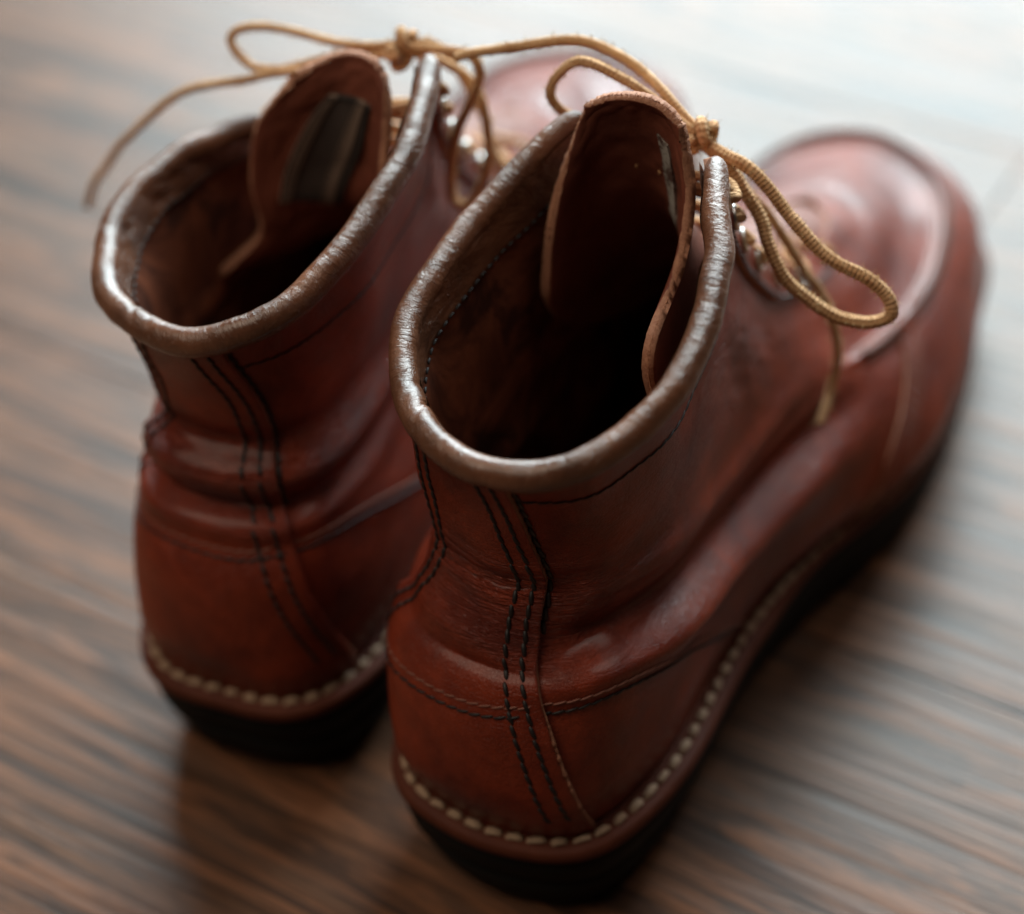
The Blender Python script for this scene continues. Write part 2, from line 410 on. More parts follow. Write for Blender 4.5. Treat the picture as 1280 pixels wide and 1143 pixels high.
def tube(path, rad, nseg=14, cap=True, radfn=None, uvscale=None):
    path = np.asarray(path); n = len(path); T, N, B = frames(path)
    ang = np.linspace(0, 2*np.pi, nseg, endpoint=False)
    rr = np.full((n, nseg), rad) if np.isscalar(rad) else np.repeat(np.asarray(rad)[:, None], nseg, 1)
    if radfn is not None: rr = rr*radfn(np.arange(n)[:, None], ang[None, :])
    V = path[:, None]+rr[..., None]*(np.cos(ang)[None, :, None]*N[:, None]+np.sin(ang)[None, :, None]*B[:, None])
    F = grid_faces(n, nseg, True).tolist(); V = V.reshape(-1, 3)
    if cap: F += [list(range(nseg))[::-1], [(n-1)*nseg+i for i in range(nseg)]]
    return V, F

def collar(b, parent, seed):
    n, m = 520, 28
    a = np.linspace(-1, 1, n)
    u = a*(8-throat(6.0))
    c = b.P(u, 6.0+0*u)
    nn = b.N(u, 5.9+0*u); nn[:, 2] *= .3; nn /= np.linalg.norm(nn, axis=1)[:, None]
    T = np.gradient(c, axis=0); L = np.concatenate([[0], np.cumsum(np.linalg.norm(np.diff(c, axis=0), axis=1))])
    T /= np.linalg.norm(T, axis=1)[:, None]
    W = np.cross(nn, T); W *= np.sign(W[:, 2:3])
    ang = np.linspace(0, 2*np.pi, m, endpoint=False)
    end = np.sqrt(np.clip(1-(1-np.clip(np.minimum(L, L[-1]-L)/.006, 0, 1))**2, .02, 1))
    tipf = .82+.18*sstep(0, .035, np.minimum(L, L[-1]-L)); rad = .0037*end*tipf
    LL, AG = np.meshgrid(L, ang, indexing='ij')
    wr = 1 + .05*vnoise(LL*90, AG*.6, seed) + .04*vnoise(LL*260, np.cos(AG)*.9, seed+1)
    fold = np.zeros_like(LL)
    for cpos, dep, wd in b.v['folds']:
        fold += dep*gauss(LL, cpos*L[-1]+.004*np.cos(AG), wd)*np.clip(.6+.6*np.cos(AG-2.4), 0, 1)
    rr = rad[:, None]*(wr-fold)
    V = c[:, None] + (nn*.0004-W*.0008)[:, None] + rr[..., None]*(np.cos(AG)[..., None]*nn[:, None]*1.02 + np.sin(AG)[..., None]*W[:, None]*1.12)
    uv = np.stack([LL, AG*.005], -1).reshape(-1, 2)
    F = grid_faces(n, m, True).tolist() + [list(range(m))[::-1], [(n-1)*m+i for i in range(m)]]
    o = mesh_obj('collar', V.reshape(-1, 3), F, M['collar'], parent, uv=uv)
    return o, L[-1]

def capsule(L, r, ns=8):
    xs = np.array([-1, -.92, -.72, -.3, .3, .72, .92, 1])*L/2; rr = np.array([.05, .5, .85, 1, 1, .85, .5, .05])*r
    ang = np.linspace(0, 2*np.pi, ns, endpoint=False)
    V = np.stack([np.repeat(xs[:, None], ns, 1), rr[:, None]*np.cos(ang), rr[:, None]*np.sin(ang)*.75], -1)
    V[..., 2] -= ((xs/L*2)**2*r*.7)[:, None]
    return V.reshape(-1, 3), grid_faces(len(xs), ns, True).tolist()

def stitch_line(b, name, uts, parent, mat, pitch=.0032, r=.00045, lift=.0003, fill=1.12, jitter=.0):
    """sewn thread: little bent capsules along a path of (u, t) on the leather"""
    path = smooth_path(uts, 260)
    P = b.P(path[:, 0], path[:, 1]); N = b.N(path[:, 0], path[:, 1])
    L = np.concatenate([[0], np.cumsum(np.linalg.norm(np.diff(P, axis=0), axis=1))])
    n = max(2, int(L[-1]/pitch)); V0, F0 = capsule(pitch*fill, r, 6)
    Vs, Fs = [], []
    for i in range(n):
        sm = (i+.5)*pitch + rng.normal(0, jitter)
        f = lambda q: np.array([np.interp(q, L, P[:, k]) for k in range(3)])
        p = f(sm); tx = f(sm+pitch*.4)-f(sm-pitch*.4); tx /= np.linalg.norm(tx)+1e-12
        nz = np.array([np.interp(sm, L, N[:, k]) for k in range(3)]); nz -= tx*(nz@tx); nz /= np.linalg.norm(nz)
        ty = np.cross(nz, tx)
        an = .16; tx2 = tx*math.cos(an)+ty*math.sin(an); ty2 = np.cross(nz, tx2)
        Fs += [[k+len(Vs)*len(V0) for k in ff] for ff in F0]
        Vs.append(p + nz*lift + V0[:, :1]*tx2 + V0[:, 1:2]*ty2 + V0[:, 2:]*nz)
    o = mesh_obj(name, np.vstack(Vs), Fs, mat, parent); o['kind'] = 'stuff'
    return o

def patch(b, name, uL, uR, t0, t1, parent, off=.0013, nu=60, nt=80, crease=None, edge=None):
    """a leather piece laid over the upper between two lines u = uL(t) and uR(t), with its own cut edge"""
    t = np.linspace(t0, t1, nt); w = np.linspace(0, 1, nu)
    TT, WW = np.meshgrid(t, w, indexing='ij')
    U = uL(TT)*(1-WW)+uR(TT)*WW
    P = b.P(U, TT); N = b.N(U, TT)
    top = P + N*off
    bot = P - N*.0006
    uv = np.stack([U*.027, TT*.021], -1).reshape(-1, 2)
    idx = np.arange(nt*nu).reshape(nt, nu); loop = np.concatenate([idx[0, :], idx[1:, -1], idx[-1, -2::-1], idx[-2:0:-1, 0]])
    rim_top = (top + N*-.00018).reshape(-1, 3)[loop]; rim_bot = bot.reshape(-1, 3)[loop]
    nv = nt*nu; k = len(loop)
    V = np.vstack([top.reshape(-1, 3), rim_top, rim_bot])
    F = grid_faces(nt, nu).tolist(); nf = len(F)
    for i in range(k):
        j = (i+1) % k; F.append([nv+i, nv+k+i, nv+k+j, nv+j])
    # close the hairline between top sheet and rim
    for i in range(k):
        j = (i+1) % k; F.append([loop[i], nv+i, nv+j, loop[j]])
    cr = crease(U, TT).ravel() if crease else np.full(nv, .1)
    o = mesh_obj(name, V, F, M['upper'], parent, uv=np.vstack([uv, uv[loop], uv[loop]]), attrs={'crease': np.concatenate([cr, np.zeros(2*k)])})
    o.data.materials.append(M['rawedge'])
    mi = np.zeros(len(F), dtype=np.int32); mi[nf:nf+k] = 1; o.data.polygons.foreach_set('material_index', mi)
    return o

# ---- sole, welt
def outline(b, t, off, n=240, zadd=0.0, z=None, taper=False):
    u = np.linspace(0, 16, n, endpoint=False); P = b.P(u, t+0*u)
    T = np.roll(P, -1, 0)-np.roll(P, 1, 0); T[:, 2] = 0; T /= np.linalg.norm(T, axis=1)[:, None]
    O = np.stack([T[:, 1], -T[:, 0], 0*T[:, 0]], 1)
    if taper: off = off*(1-.62*sstep(.085, .13, P[:, 1])*(1-sstep(.25, .29, P[:, 1])))[:, None]
    Q = P + O*off
    if z is not None: Q[:, 2] = z
    Q[:, 2] += zadd
    return Q
def stack(name, loops, mat, parent, cap_top=True, cap_bot=True):
    n = len(loops[0]); V = np.vstack(loops); F = grid_faces(len(loops), n, True).tolist()
    if cap_bot: F.append(list(range(n))[::-1])
    if cap_top: F.append([(len(loops)-1)*n+i for i in range(n)])
    return mesh_obj(name, V, F, mat, parent)
def welt_and_sole(b, parent):
    lo = lambda off, dz: outline(b, 0.0, off, zadd=dz, taper=off > 0)
    w = stack('welt', [lo(.0015, -.0052), lo(.0064, -.0050), lo(.0072, -.0042), lo(.0074, -.0026), lo(.0070, -.0011), lo(.0062, -.0004), lo(.0040, -.0003), lo(-.004, -.0002)], M['welt'], parent, True, True)
    # wedge sole of black crepe rubber, stepped under the welt and drawn in towards the floor
    def sl(off, f):
        q = lo(off, -.0050); q[:, 2] *= f; return q
    s = stack('sole', [sl(-.0030, .0), sl(-.0012, .06), sl(.0012, .3), sl(.0044, .58), sl(.0036, .61), sl(.0037, .64), sl(.0049, .67), sl(.0058, .86), sl(.0062, 1.0), sl(-.01, 1.0)], M['sole'], parent)
    # welt stitches, each its own piece of thread
    path = outline(b, 0.0, .0033, n=900, zadd=.0004, taper=True)
    path = np.vstack([path, path[:1]])
    L = np.concatenate([[0], np.cumsum(np.linalg.norm(np.diff(path, axis=0), axis=1))])
    pitch = .0060; n = int(L[-1]/pitch); pitch = L[-1]/n
    shapes = []
    for i in range(3):
        V0, F0 = capsule(pitch*(.80+.06*i), .00115, 8)
        V0 = V0 + .00014*vnoise(V0[:, :1]*2500+i*9, V0[:, 1:2]*2500, i)*np.array([[0, 1, 1]])
        me = bpy.data.meshes.new('stitch'); me.from_pydata(V0.tolist(), [], F0); me.polygons.foreach_set('use_smooth', [True]*len(F0))
        me.materials.append(M['thread']); shapes.append(me)
    for i in range(n):
        sm = (i+.5)*pitch
        f = lambda q: np.array([np.interp(q % L[-1], L, path[:, k]) for k in range(3)])
        p = f(sm); tx = f(sm+.002)-f(sm-.002); a = math.atan2(tx[1], tx[0])+rng.normal(0, .05)+.10
        o = bpy.data.objects.new('stitch', shapes[i % 3]); col.objects.link(o); o.parent = w
        sc_ = rng.normal(1, .08); o.scale = (rng.normal(1, .05), sc_, sc_*rng.uniform(.75, 1.05))
        o.location = p; o.rotation_euler = (rng.normal(0, .1), -math.asin(tx[2]/np.linalg.norm(tx)), a)
    return w, s

def grid_patch(G, nr, nc):
    """bicubic sheet through a control grid; returns f(c, r) with c, r in 0..1"""
    G = np.asarray(G, float)*CM
    def crx(A, x):
        n = len(A); x = np.clip(x, 0, 1)*(n-1); i = np.minimum(x.astype(int), n-2); f = x-i
        E = np.concatenate([2*A[:1]-A[1:2], A, 2*A[-1:]-A[-2:-1]], 0)
        f = f.reshape(f.shape+(1,)*(A.ndim-1))
        p0, p1, p2, p3 = E[i], E[i+1], E[i+2], E[i+3]
        return .5*((2*p1)+(-p0+p2)*f+(2*p0-5*p1+4*p2-p3)*f**2+(-p0+3*p1-3*p2+p3)*f**3)
    rows = crx(G, np.linspace(0, 1, nr))
    D = np.swapaxes(crx(np.swapaxes(rows, 0, 1), np.linspace(0, 1, nc)), 0, 1)      # nr x nc x 3
    def f(c, r):
        c = np.clip(np.asarray(c, float), 0, 1)*(nc-1); r = np.clip(np.asarray(r, float), 0, 1)*(nr-1)
        i = np.minimum(r.astype(int), nr-2); j = np.minimum(c.astype(int), nc-2); fr = (r-i)[..., None]; fc = (c-j)[..., None]
        return (D[i, j]*(1-fc)+D[i, j+1]*fc)*(1-fr)+(D[i+1, j]*(1-fc)+D[i+1, j+1]*fc)*fr
    return D, f

def fnormal(f, c, r, e=.01):
    n = np.cross(f(c+e, r)-f(c-e, r), f(c, r+e)-f(c, r-e)); return n/(np.linalg.norm(n, axis=-1)[..., None]+1e-12)

def tongue(parent, G, seed):
    nr, nc = 120, 70
    D, f = grid_patch(G, nr, nc)
    c = np.linspace(0, 1, nc); r = np.linspace(0, 1, nr); RR, CC = np.meshgrid(r, c, indexing='ij')
    N = fnormal(f, CC, RR)
    fade = sstep(0, .12, np.minimum(np.minimum(CC, 1-CC), (1-RR)*1.5))
    D2 = D + N*((.0006*vnoise(CC*5, RR*9, seed)+.0003*vnoise(CC*14, RR*26, seed+1))*fade+.0004*vnoise(CC*2, RR*3, seed+5))[..., None]
    edge = np.minimum(np.minimum(CC, 1-CC)*nc, (1-RR)*nr)
    D2 = D2 + (rng.normal(0, .00006, D2.shape)*(edge < .5)[..., None])
    o = mesh_obj('tongue', D2.reshape(-1, 3), grid_faces(nr, nc), M['tongue'], parent)
    o.data.materials.append(M['tongue']); o.data.materials.append(M['rawedge'])
    m = o.modifiers.new('thickness', 'SOLIDIFY'); m.thickness = .0030; m.offset = 0; m.material_offset_rim = 2
    return o, f

def on_sheet(name, f, quad, parent, mat, off, thick=.0008, nu=24, nv=30, ragged=0.0):
    """thin piece sewn on a sheet f(c, r); quad = its corners bottom left, bottom right, top right, top left in (c, r)"""
    q = np.array(quad, float)
    def cr_(a, b_):
        a = np.asarray(a, float)[..., None]; b_ = np.asarray(b_, float)[..., None]
        w = (q[0]*(1-a)+q[1]*a)*(1-b_)+(q[3]*(1-a)+q[2]*a)*b_
        return w[..., 0], w[..., 1]
    BB, AA = np.meshgrid(np.linspace(0, 1, nv), np.linspace(0, 1, nu), indexing='ij')
    if ragged: AA = AA + ragged*vnoise(BB*9, 0*BB+.5, 5)*np.linspace(1, -.6, nu)[None, :]
    CC, RR = cr_(AA, BB); P = f(CC, RR); N = fnormal(f, CC, RR)
    top = (P+N*(off+thick)).reshape(-1, 3); bot = (P+N*(off-.0006)).reshape(-1, 3)
    idx = np.arange(nu*nv).reshape(nv, nu); loop = np.concatenate([idx[0, :], idx[1:, -1], idx[-1, -2::-1], idx[-2:0:-1, 0]])
    n = nu*nv; F = grid_faces(nv, nu).tolist()
    F += [[int(loop[i]), n+int(loop[i]), n+int(loop[(i+1) % len(loop)]), int(loop[(i+1) % len(loop)])] for i in range(len(loop))]
    o = mesh_obj(name, np.vstack([top, bot]), F, mat, parent, smooth=False)
    def g(a, b_):
        c, r = cr_(a, b_); return f(c, r)+fnormal(f, c, r)*(off+thick)
    return o, g

def thread_path(name, P, parent, mat, pitch=.0024, r=.00035, fill=.75):
    P = np.asarray(P); L = np.concatenate([[0], np.cumsum(np.linalg.norm(np.diff(P, axis=0), axis=1))])
    V0, F0 = capsule(pitch*fill, r, 6); Vs, Fs = [], []
    for i in range(max(1, int(L[-1]/pitch))):
        sm = (i+.5)*pitch; g = lambda q: np.array([np.interp(q, L, P[:, k]) for k in range(3)])
        p = g(sm); tx = g(sm+pitch*.4)-g(sm-pitch*.4); tx /= np.linalg.norm(tx)+1e-12
        ty = np.cross([0, -.7, .7], tx); ty /= np.linalg.norm(ty)+1e-12; nz = np.cross(tx, ty)
        Fs += [[k+len(Vs)*len(V0) for k in ff] for ff in F0]; Vs.append(p+V0[:, :1]*tx+V0[:, 1:2]*ty+V0[:, 2:]*nz)
    o = mesh_obj(name, np.vstack(Vs), Fs, mat, parent); o['kind'] = 'stuff'; return o

LACE_R = .0018
def lace_tube(pts, Vs, Fs, uvs, ph=0.0, rad=LACE_R):
    P = np.asarray(pts, float)*CM
    Ln = np.sum(np.linalg.norm(np.diff(P, axis=0), axis=1)); n = max(30, int(Ln/.0007))
    path = smooth_path(P, n)
    n = len(path); s = np.linspace(0, Ln, n)
    wob = np.stack([vnoise(s*90+ph*7+k*31, 0*s, 3)*.0005+vnoise(s*38+ph*3+k*17, 0*s, 8)*.0007 for k in range(3)], 1)
    path = path + wob*np.minimum(1, np.minimum(s, Ln-s)/.01)[:, None]
    nseg = 16
    ang = np.linspace(0, 2*np.pi, nseg, endpoint=False)
    f = lambda i, a: 1+.04*np.sin(4*a+s[i]*2600)*np.sin(-4*a+s[i]*2600)+.08*vnoise(s[i]*260, a*1.2, int(ph*10)+2)
    V, F = tube(path, rad, nseg, True, f)
    off = sum(len(v) for v in Vs)
    Vs.append(V); Fs += [[k+off for k in ff] for ff in F]
    uvs.append(np.stack(np.broadcast_arrays(s[:, None]+ph, ang[None, :]*rad), -1).reshape(-1, 2))
    return path

def hairs(name, centres, dirs, parent, mat, n, length, r=.00006):
    """short loose fibres standing off a fuzzy surface"""
    Vs, Fs = [], []
    for q in range(n):
        i = rng.integers(len(centres)); p = centres[i]; d = dirs[i] + rng.normal(0, .55, 3); d /= np.linalg.norm(d)
        l = length*rng.uniform(.4, 1.2); bend = rng.normal(0, .5, 3)
        c = [p-d*.0003, p+d*l*.5+bend*l*.10, p+(d+bend*.5)*l]
        T = c[2]-c[0]; a = np.cross(T, [.3, .5, .8]); a /= np.linalg.norm(a)+1e-12; b_ = np.cross(T, a); b_ /= np.linalg.norm(b_)+1e-12
        o = len(Vs)
        for k, w in ((0, 1), (1, .8), (2, .3)):
            for an in (0, 2.094, 4.189): Vs.append(c[k]+(a*math.cos(an)+b_*math.sin(an))*r*w)
        for k in (0, 3):
            for m in range(3): Fs.append([o+k+m, o+k+(m+1) % 3, o+k+3+(m+1) % 3, o+k+3+m])
    o = mesh_obj(name, Vs, Fs, mat, parent); o['kind'] = 'stuff'; return o

def eyelets(b, parent, ts):
    """nickel eyelet rings along both facings; returns their places right and left"""
    m1 = bpy.data.meshes.new('eyelet'); n, k = 20, 10
    A, B = np.meshgrid(np.linspace(0, 2*np.pi, n, endpoint=False), np.linspace(0, 2*np.pi, k, endpoint=False), indexing='ij')
    rr = .0027+.0009*np.cos(B); V = np.stack([rr*np.cos(A), rr*np.sin(A), .0008*np.sin(B)], -1).reshape(-1, 3)
    F = [[i*k+j, ((i+1) % n)*k+j, ((i+1) % n)*k+(j+1) % k, i*k+(j+1) % k] for i in range(n) for j in range(k)]
    m1.from_pydata(V.tolist(), [], F); m1.polygons.foreach_set('use_smooth', [True]*len(F)); m1.materials.append(M['metal'])
    hole = bpy.data.meshes.new('eyelet_hole'); a = np.linspace(0, 2*np.pi, 16, endpoint=False)
    hole.from_pydata(np.stack([.0024*np.cos(a), .0024*np.sin(a), 0*a], 1).tolist(), [], [list(range(16))]); hole.materials.append(M['void'])
    out = {1: [], -1: []}
    for sd in (1, -1):
        for t in ts:
            u = sd*(8-float(throat(t))-.50)
            p = b.P(np.array(u), np.array(t)); nn = b.N(np.array(u), np.array(t))
            q = Vector(nn).to_track_quat('Z', 'Y')
            e = bpy.data.objects.new('eyelet', m1); col.objects.link(e); e.parent = parent; e.location = p+nn*.0019; e.rotation_euler = q.to_euler()
            h = bpy.data.objects.new('eyelet_hole', hole); col.objects.link(h); h.parent = e; h.location = (0, 0, -.0003)
            out[sd].append((p+nn*.0024, nn))
    return out

def crossings(ey):
    """lace strands going eyelet to eyelet over the tongue"""
    R_, L_ = ey[1], ey[-1]; paths = []
    for i in range(len(R_)):
        (p, n), (q, m) = R_[i], L_[min(i+1, len(L_)-1)] if i < len(R_)-1 else L_[i]
        for (a, an), (c, cn) in (((p, n), (q, m)), (L_[i], R_[min(i+1, len(R_)-1)])):
            if i == len(R_)-1: c, cn = (a+c)/2+an*.006, an
            mid = (a+c)/2+(an+cn)*.5*.0065
            paths.append(np.array([a-an*.004, a+an*.0012, a*.75+c*.25+an*.0045, mid, a*.25+c*.75+cn*.0045, c+cn*.0012, c-cn*.003])/CM)
    return paths

def insole(b, parent):
    q = outline(b, .35, -.0045, n=120); n = len(q)
    c = q.copy(); c[:, 0] *= .6; c[:, 1] = .12+(c[:, 1]-.12)*.9; c[:, 2] += .0008
    V = np.vstack([q, c]); F = grid_faces(2, n, True).tolist()+[[n+i for i in range(n)]]
    return mesh_obj('insole', V, F, M['lining'], parent)

def inner_band(b, parent):
    """collar leather turned down inside the opening, with its sewn lower edge"""
    nt, na = 12, 241
    t = np.linspace(5.52, 6, nt); a = np.linspace(-1, 1, na); TT, AA = np.meshgrid(t, a, indexing='ij'); U = AA*(8-throat(TT))
    P = b.P(U, TT)-b.N(U, TT)*(.0033+.0004*vnoise(U*4, TT*8, 2))[..., None]
    P[0] += b.N(U[0], TT[0])*.0009
    o = mesh_obj('collar_lining', P.reshape(-1, 3), grid_faces(nt, na, flip=True), M['collar'], parent, uv=np.stack([TT*.02, U*.027], -1).reshape(-1, 2))
    a = np.linspace(-.97, .97, 500); tt = 5.58+0*a; u = a*(8-throat(tt)); q = b.P(u, tt)-b.N(u, tt)*.0038
    thread_path('lining_stitching', q, o, M['bthread'], .0030, .0004)
    return o

def make_boot(name, v, crease, loc, heading, label):
    root = bpy.data.objects.new(name, None); col.objects.link(root)
    root.location = loc; root.rotation_euler = (0, 0, -heading)
    tag(root, label, 'boot', 'pair of russet leather boots')
    b = Boot(v)
    up_ = upper_mesh(b, 'upper', root, crease)
    collar(b, root, v['seed']); inner_band(b, root)
    welt_and_sole(b, root); insole(b, root)
    # heel pieces and their seams
    e = v['seams']
    fL = lambda t: soft(t, *e['left']); fR = lambda t: soft(t, *e['right'])
    bs = patch(b, 'backstay', fL, fR, .0, 5.78, root, off=.0019, crease=crease, nu=70, nt=230)
    for nm, du in (('outer', -.14), ('inner', -.31)):
        stitch_line(b, 'backstay_stitching', [(fR(t)+du*e['wr'], t) for t in np.linspace(5.75, .55, 24)], bs, M['bthread'], .0036, .00062, .0021)
    stitch_line(b, 'edge_stitching', [(fR(t)+.035, t) for t in np.linspace(5.75, 3.1, 20)], up_, M['bthread'], .0040, .00062, .0004)
    for du in (.14, .30):
        stitch_line(b, 'backstay_stitching', [(fL(t)+du, t) for t in np.linspace(5.75, .3, 24)], bs, M['bthread'], .0036, .00062, .0021)
    tt = np.linspace(.06, v.get('edge_top', 2.5), 160); q = b.P(fR(tt)+.012, tt)+b.N(fR(tt)+.012, tt)*(.0014+.0003*vnoise(tt*14, 0*tt, 4))[:, None]
    V, F = tube(q, (.00048+.00016*vnoise(tt*22, 0*tt, 6))*sstep(-.01, .5, v.get('edge_top', 2.5)-tt), 6, True); mesh_obj('seam_edge', V, F, M['cutedge'], bs)
    for dt, mt, r in ((0, M['rthread'], .00032), (-.13, M['bthread'], .00042)):
        cs = [(u, max(0.02, t+dt*(1 if t > .6 else .4))) for u, t in e['counter']]
        iu = [q for q in cs]
        stitch_line(b, 'counter_stitching', iu, up_, mt, .0034, r, .0003)
        mid = [(u, t) for u, t in smooth_path(np.array(cs), 120) if fL(t)+.05 < u < fR(t)-.05]
        if len(mid) > 3: stitch_line(b, 'counter_stitching', mid, bs, mt, .0034, r, .0021)
    stitch_line(b, 'collar_stitching', e['collar'], up_, M['bthread'], .0036, .00034, .0002)
    # facings with eyelets
    for sd in (1, -1):
        gi = lambda t, sd=sd: sd*(8-throat(t)-.03); go = lambda t, sd=sd: sd*(8-throat(t)-np.interp(t, [3.5, 3.75, 4.4, 6], [.9, 1.15, 1.05, .9]))
        fa = patch(b, 'facing', go if sd > 0 else gi, gi if sd > 0 else go, 3.62, 5.86, root, off=.0015, nu=24, nt=90, crease=crease)
        stitch_line(b, 'facing_stitching', [(go(t)-sd*-.09, t) for t in np.linspace(5.8, 3.7, 16)]+[(gi(3.7)*.5+go(3.7)*.5, 3.68)], fa, M['bthread'], .0034, .0004, .0017)
    # vamp seam on the sides: strip with three rows of thread, and the sewn ridge round the toe
    for sd in (1, -1):
        cu = lambda t, sd=sd: soft(t, [0, 1.3, 2.5], [4.35, 4.62, 5.55])*sd
        w = .13
        vs_ = patch(b, 'vamp_strip', (lambda t: cu(t)-w), (lambda t: cu(t)+w), .0, 2.52, root, off=.0012, nu=14, nt=60)
        for k in (-.8, 0, .8):
            stitch_line(b, 'vamp_stitching', [(cu(t)+k*w*.8, t) for t in np.linspace(.08, 2.48, 16)], vs_, M['rthread'], .0034, .00042, .0014)
    uu = np.linspace(5.0, 11.0, 40); am = np.where(uu > 8, 16-uu, uu); tm = np.interp(am, [4.4, 5.2, 6, 7, 8], [2.9, 2.55, 2.35, 2.25, 2.2])
    q = np.array([[float(c) for c in b.P(np.array(u), np.array(t))+b.N(np.array(u), np.array(t))*.0002] for u, t in zip(uu, tm)])
    V, F = tube(smooth_path(q, 220), .0011, 8, True); mesh_obj('toe_seam', V, F, M['welt'], root)
    for dt in (-.10, .10): stitch_line(b, 'toe_stitching', [(u, t+dt) for u, t in zip(uu, tm)], up_, M['rthread'], .0048, .0006, .0004)
    # tongue
    tg, tf = tongue(root, v['tongue'], v['seed']+3)
    # lace
    ey = eyelets(b, root, [3.76, 4.02, 4.34, 4.70, 5.08, 5.44, 5.74])
    Vs, Fs, uvs = [], [], []; ph = 0.0; loops = []
    for pth in crossings(ey): lace_tube(pth, Vs, Fs, uvs, ph, .0013); ph += .13
    for pth, lr in zip(v['lace'], v['lace_r']): loops.append(lace_tube(pth, Vs, Fs, uvs, ph, lr)); ph += .31
    la = mesh_obj('lace', np.vstack(Vs), Fs, M['lace'], root, uv=np.vstack(uvs))
    cen, dr = [], []
    for L_, LR in zip(loops, v['lace_r']):
        T, N, B = frames(L_)
        for i in range(0, len(L_)):
            for an in rng.uniform(0, 6.28, 2):
                d = N[i]*math.cos(an)+B[i]*math.sin(an); cen.append(L_[i]+d*LR); dr.append(d)
    hairs('lace_fibres', cen, dr, la, M['fibre'], 4200, .0013)
    # ragged fibres on the cut edge of the tongue
    rr = np.linspace(.25, 1, 500); E = np.vstack([tf(0*rr+1, rr), tf(0*rr, rr), tf(np.linspace(0, 1, 260), np.ones(260))])
    D = E - np.array([tf(np.clip(c, .1, .9), np.clip(r, 0, .95)) for c, r in np.vstack([np.stack([0*rr+1, rr], 1), np.stack([0*rr, rr], 1), np.stack([np.linspace(0, 1, 260), np.ones(260)], 1)])])
    D /= np.linalg.norm(D, axis=1)[:, None]+1e-9
    hairs('tongue_fibres', E, D, tg, M['edgefibre'], 1500, .0007, .00007)
    return root, b, tg, tf

FZ = .0
RIM_R = [(0, .65, 15.4), (2.3, 1.25, 15.7), (3.5, 3.2, 16.4), (3.65, 5.5, 17.1), (3.2, 7.3, 17.6), (2.65, 8.7, 18.0), (1.95, 10.2, 18.3), (1.0, 11.0, 18.5),
         (0, 11.3, 18.5), (-1.1, 11.4, 18.4), (-2.1, 11.0, 18.1), (-2.75, 9.6, 17.5), (-3.3, 8.4, 16.9), (-3.75, 6.4, 16.3), (-3.75, 4.1, 15.7), (-2.4, 2.0, 15.3)]
RIM_L = [(.2, .6, 15.3), (2.4, 1.4, 16.0), (3.55, 3.7, 16.8), (3.95, 6.2, 17.5), (3.75, 7.9, 17.9), (3.45, 9.0, 18.1), (3.1, 10.2, 18.2), (1.8, 11.0, 17.8),
         (.6, 11.2, 17.2), (-.4, 10.6, 16.5), (-1.6, 9.4, 15.9), (-2.6, 8.4, 15.8), (-3.35, 7.2, 15.7), (-3.85, 5.6, 15.5), (-3.85, 3.9, 15.2), (-2.7, 1.8, 15.0)]

TONGUE_R = [[(-2.2, 20.0, 7.6), (-1.2, 22.0, 7.55), (0, 22.6, 7.5), (1.2, 22.0, 7.55), (2.2, 20.0, 7.6)],
            [(-1.9, 18.6, 8.5), (-1.2, 20.4, 8.45), (0, 21.0, 8.4), (1.2, 20.4, 8.45), (1.9, 18.6, 8.5)],
            [(-1.9, 14.4, 9.6), (-1.3, 16.8, 10.0), (0, 17.6, 10.2), (1.3, 16.8, 10.0), (1.9, 14.4, 9.6)],
            [(-2.6, 10.8, 11), (-1.7, 13.2, 11.4), (0, 14.2, 11.6), (1.6, 12.5, 11.4), (2.2, 7.2, 11.8)],
            [(-2.3, 8.7, 13.4), (-1.7, 11.2, 13.8), (0, 12.3, 14), (1.5, 10.6, 13.9), (2.15, 5.8, 14.1)],
            [(-2.2, 8.7, 15.0), (-1.6, 10.4, 15.4), (0, 11.3, 15.6), (1.4, 9.6, 15.5), (2.1, 5.9, 15.6)],
            [(-2.05, 9.0, 16.4), (-1.5, 10.3, 16.7), (0, 10.8, 16.9), (1.35, 9.8, 16.7), (1.9, 8.0, 16.2)],
            [(-1.9, 9.5, 17.5), (-1.3, 10.2, 17.9), (0, 10.5, 18.0), (1.2, 10.0, 17.9), (1.65, 9.4, 17.3)],
            [(-1.65, 9.9, 18.5), (-1.0, 10.2, 18.9), (0, 10.3, 19.1), (.9, 10.1, 19.0), (1.42, 9.8, 18.5)],
            [(-1.42, 10.0, 19.15), (-.75, 10.1, 19.5), (0.1, 10.05, 19.7), (.75, 10.0, 19.6), (1.26, 9.9, 19.25)]]
